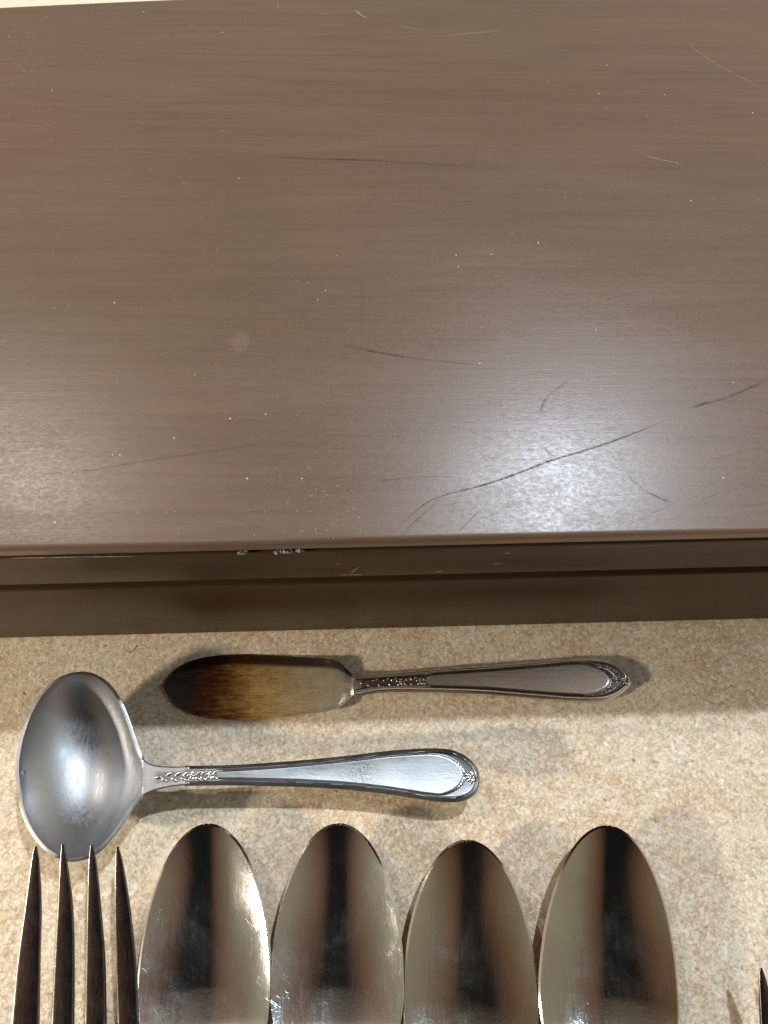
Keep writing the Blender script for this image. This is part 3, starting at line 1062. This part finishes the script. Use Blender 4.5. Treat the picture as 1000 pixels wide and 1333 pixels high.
def taper_bar(name, c, sd, wv, tv, mat, root, dome=0.0002):
    """bar with a rounded section: c centre line (n,3), half widths wv, thickness tv"""
    n = len(c)
    sec = 16
    verts, faces = [], []
    for i in range(n):
        for k in range(sec):
            a = 2 * math.pi * k / sec
            x = math.copysign(abs(math.cos(a)) ** 0.35, math.cos(a))
            z = math.copysign(abs(math.sin(a)) ** 0.40, math.sin(a))
            p = c[i] + sd * (x * wv[i]) + np.array([0, 0, 1]) * (z * tv[i] / 2)
            verts.append(tuple(p))
    for i in range(n - 1):
        for k in range(sec):
            k2 = (k + 1) % sec
            faces.append((i * sec + k, i * sec + k2, (i + 1) * sec + k2, (i + 1) * sec + k))
    faces.append(tuple(range(sec))[::-1])
    faces.append(tuple((n - 1) * sec + k for k in range(sec)))
    me = bpy.data.meshes.new(name)
    me.from_pydata(verts, [], faces)
    me.attributes.new('patina_or_reflection', 'FLOAT', 'POINT')
    bm = bmesh.new()
    bm.from_mesh(me)
    bmesh.ops.recalc_face_normals(bm, faces=bm.faces)
    bm.to_mesh(me)
    bm.free()
    smooth(me, R(50))
    return adopt(link(name, me, mat), root)


fork = empty('dinner_fork', P(90, 1333))
tag(fork, 'dark dull silver fork with four tines beside the first tablespoon', 'fork', 'forks')
FZ0, FZ1 = 0.0220, 0.0115         # tine tips, and the tines where the photograph ends
tines = [  # tip, then (left, right) edge in pixels down the tine
    ((46.5, 1102), [(1125, 40.5, 51.5), (1180, 33, 54), (1250, 23.5, 52.5), (1333, 15.5, 51)]),
    ((82, 1099.5), [(1125, 78.5, 88), (1180, 75.5, 95), (1250, 71.5, 97), (1333, 67.5, 96.5)]),
    ((119.5, 1100.5), [(1125, 115.5, 126), (1180, 114, 131.5), (1250, 112.5, 137), (1333, 111, 138.5)]),
    ((153, 1102), [(1125, 150.5, 160.5), (1180, 149.5, 169.5), (1250, 151, 177), (1333, 153.5, 182)]),
]
ends = []
for tip, rows in tines:
    ys = np.array([tip[1]] + [r[0] for r in rows])
    lf = np.array([tip[0] - 1.7] + [r[1] for r in rows])
    rt = np.array([tip[0] + 1.7] + [r[2] for r in rows])
    yy = np.linspace(ys[0], ys[-1], 40)
    l_, r_ = catmull(np.stack([ys, lf], 1), 200), catmull(np.stack([ys, rt], 1), 200)
    ll_, rr_ = np.interp(yy, l_[:, 0], l_[:, 1]), np.interp(yy, r_[:, 0], r_[:, 1])
    q = (yy - ys[0]) / (ys[-1] - ys[0])
    z = FZ1 + (FZ0 - FZ1) * (1 - q) ** 1.25
    Lp = np.array([P(ll_[i], yy[i], z[i]) for i in range(40)])
    Rp = np.array([P(rr_[i], yy[i], z[i]) for i in range(40)])
    c = (Lp + Rp) / 2
    wv = np.linalg.norm(Rp - Lp, axis=1) / 2
    # the tine runs on to its root, out of the picture
    dirn = (c[-1] - c[-8]) / np.linalg.norm(c[-1] - c[-8])
    extra = np.array([c[-1] + dirn * (0.0035 * k) + np.array([0, 0, -0.0001 * k * k]) for k in range(1, 5)])
    c = np.vstack([c, extra])
    wv = np.r_[wv, np.full(4, wv[-1])]
    taper_bar('tine', c, np.array([1.0, 0, 0]), wv, np.interp(np.linspace(0, 1, len(c)), [0, 0.2, 1], [0.0006, 0.0016, 0.0022]), SIL_FORK, fork)
    ends.append((c[-1], wv[-1]))
xl, xr_ = ends[0][0][0] - ends[0][1], ends[-1][0][0] + ends[-1][1]
yk = float(np.mean([e[0][1] for e in ends]))
zk = float(np.mean([e[0][2] for e in ends])) + 0.0008
n = 60
s = np.linspace(0, 1, n)
cxm = (xl + xr_) / 2
hwid = (xr_ - xl) / 2
wv = np.interp(s, [0, 0.3, 0.55, 0.75, 0.9, 1], [hwid * 0.985, hwid, hwid * 0.86, hwid * 0.52, 0.0046, 0.0038])
wv = np.convolve(np.pad(wv, 4, 'edge'), np.ones(9) / 9, 'valid')
yl = yk + 0.003 - 0.030 * s
zl = zk - 0.003 * np.sin(s * math.pi * 0.5) + 0.006 * s ** 2
v = np.linspace(-1, 1, 25)
xy = np.stack([cxm + wv[:, None] * v[None, :], np.repeat(yl[:, None], 25, 1)], 2)
top = np.dstack([xy, zl[:, None] - 0.0012 * np.sin(s * math.pi)[:, None] * (1 - v ** 2)[None, :]])
shell('shoulder', top, 0.0018, SIL_FORK, fork, None, 0.3)
s = np.linspace(0, 1, 150)
c = np.stack([np.full(150, cxm), yl[-1] + 0.002 - 0.118 * s], 1)
wh = np.interp(s, [0, 0.15, 0.45, 0.75, 0.88, 0.95, 0.985, 1.0], [0.0040, 0.0034, 0.0048, 0.0082, 0.0094, 0.0078, 0.0044, 0.0002])
zh = zl[-1] + 0.0001 + 0.005 * np.sin(s * math.pi * 0.9) - (zl[-1] - 0.004) * s ** 1.6
top, pat = handle_from(c - np.array([1, 0]) * wh[:, None], c + np.array([1, 0]) * wh[:, None], zh, 33, (0.74, 0.95), 0.0062, (0.2,))
shell('handle', top, 0.0018, SIL_FORK, fork, pat, 0.4)


def copy_tree(o, parent=None):
    c = o.copy()
    C.objects.link(c)
    c.parent = parent
    if parent is not None:
        c.matrix_parent_inverse = o.matrix_parent_inverse.copy()
    for ch in list(o.children):
        copy_tree(ch, c)
    return c


fork2 = copy_tree(fork)
shift = P(990.5, 1260, FZ0 - 0.003) - P(46.5, 1102, FZ0)
fork2.location = Vector(fork.location) + Vector((shift[0], shift[1], -0.003))
tag(fork2, 'dark tine tip of another fork entering at the right edge', 'fork', 'forks')
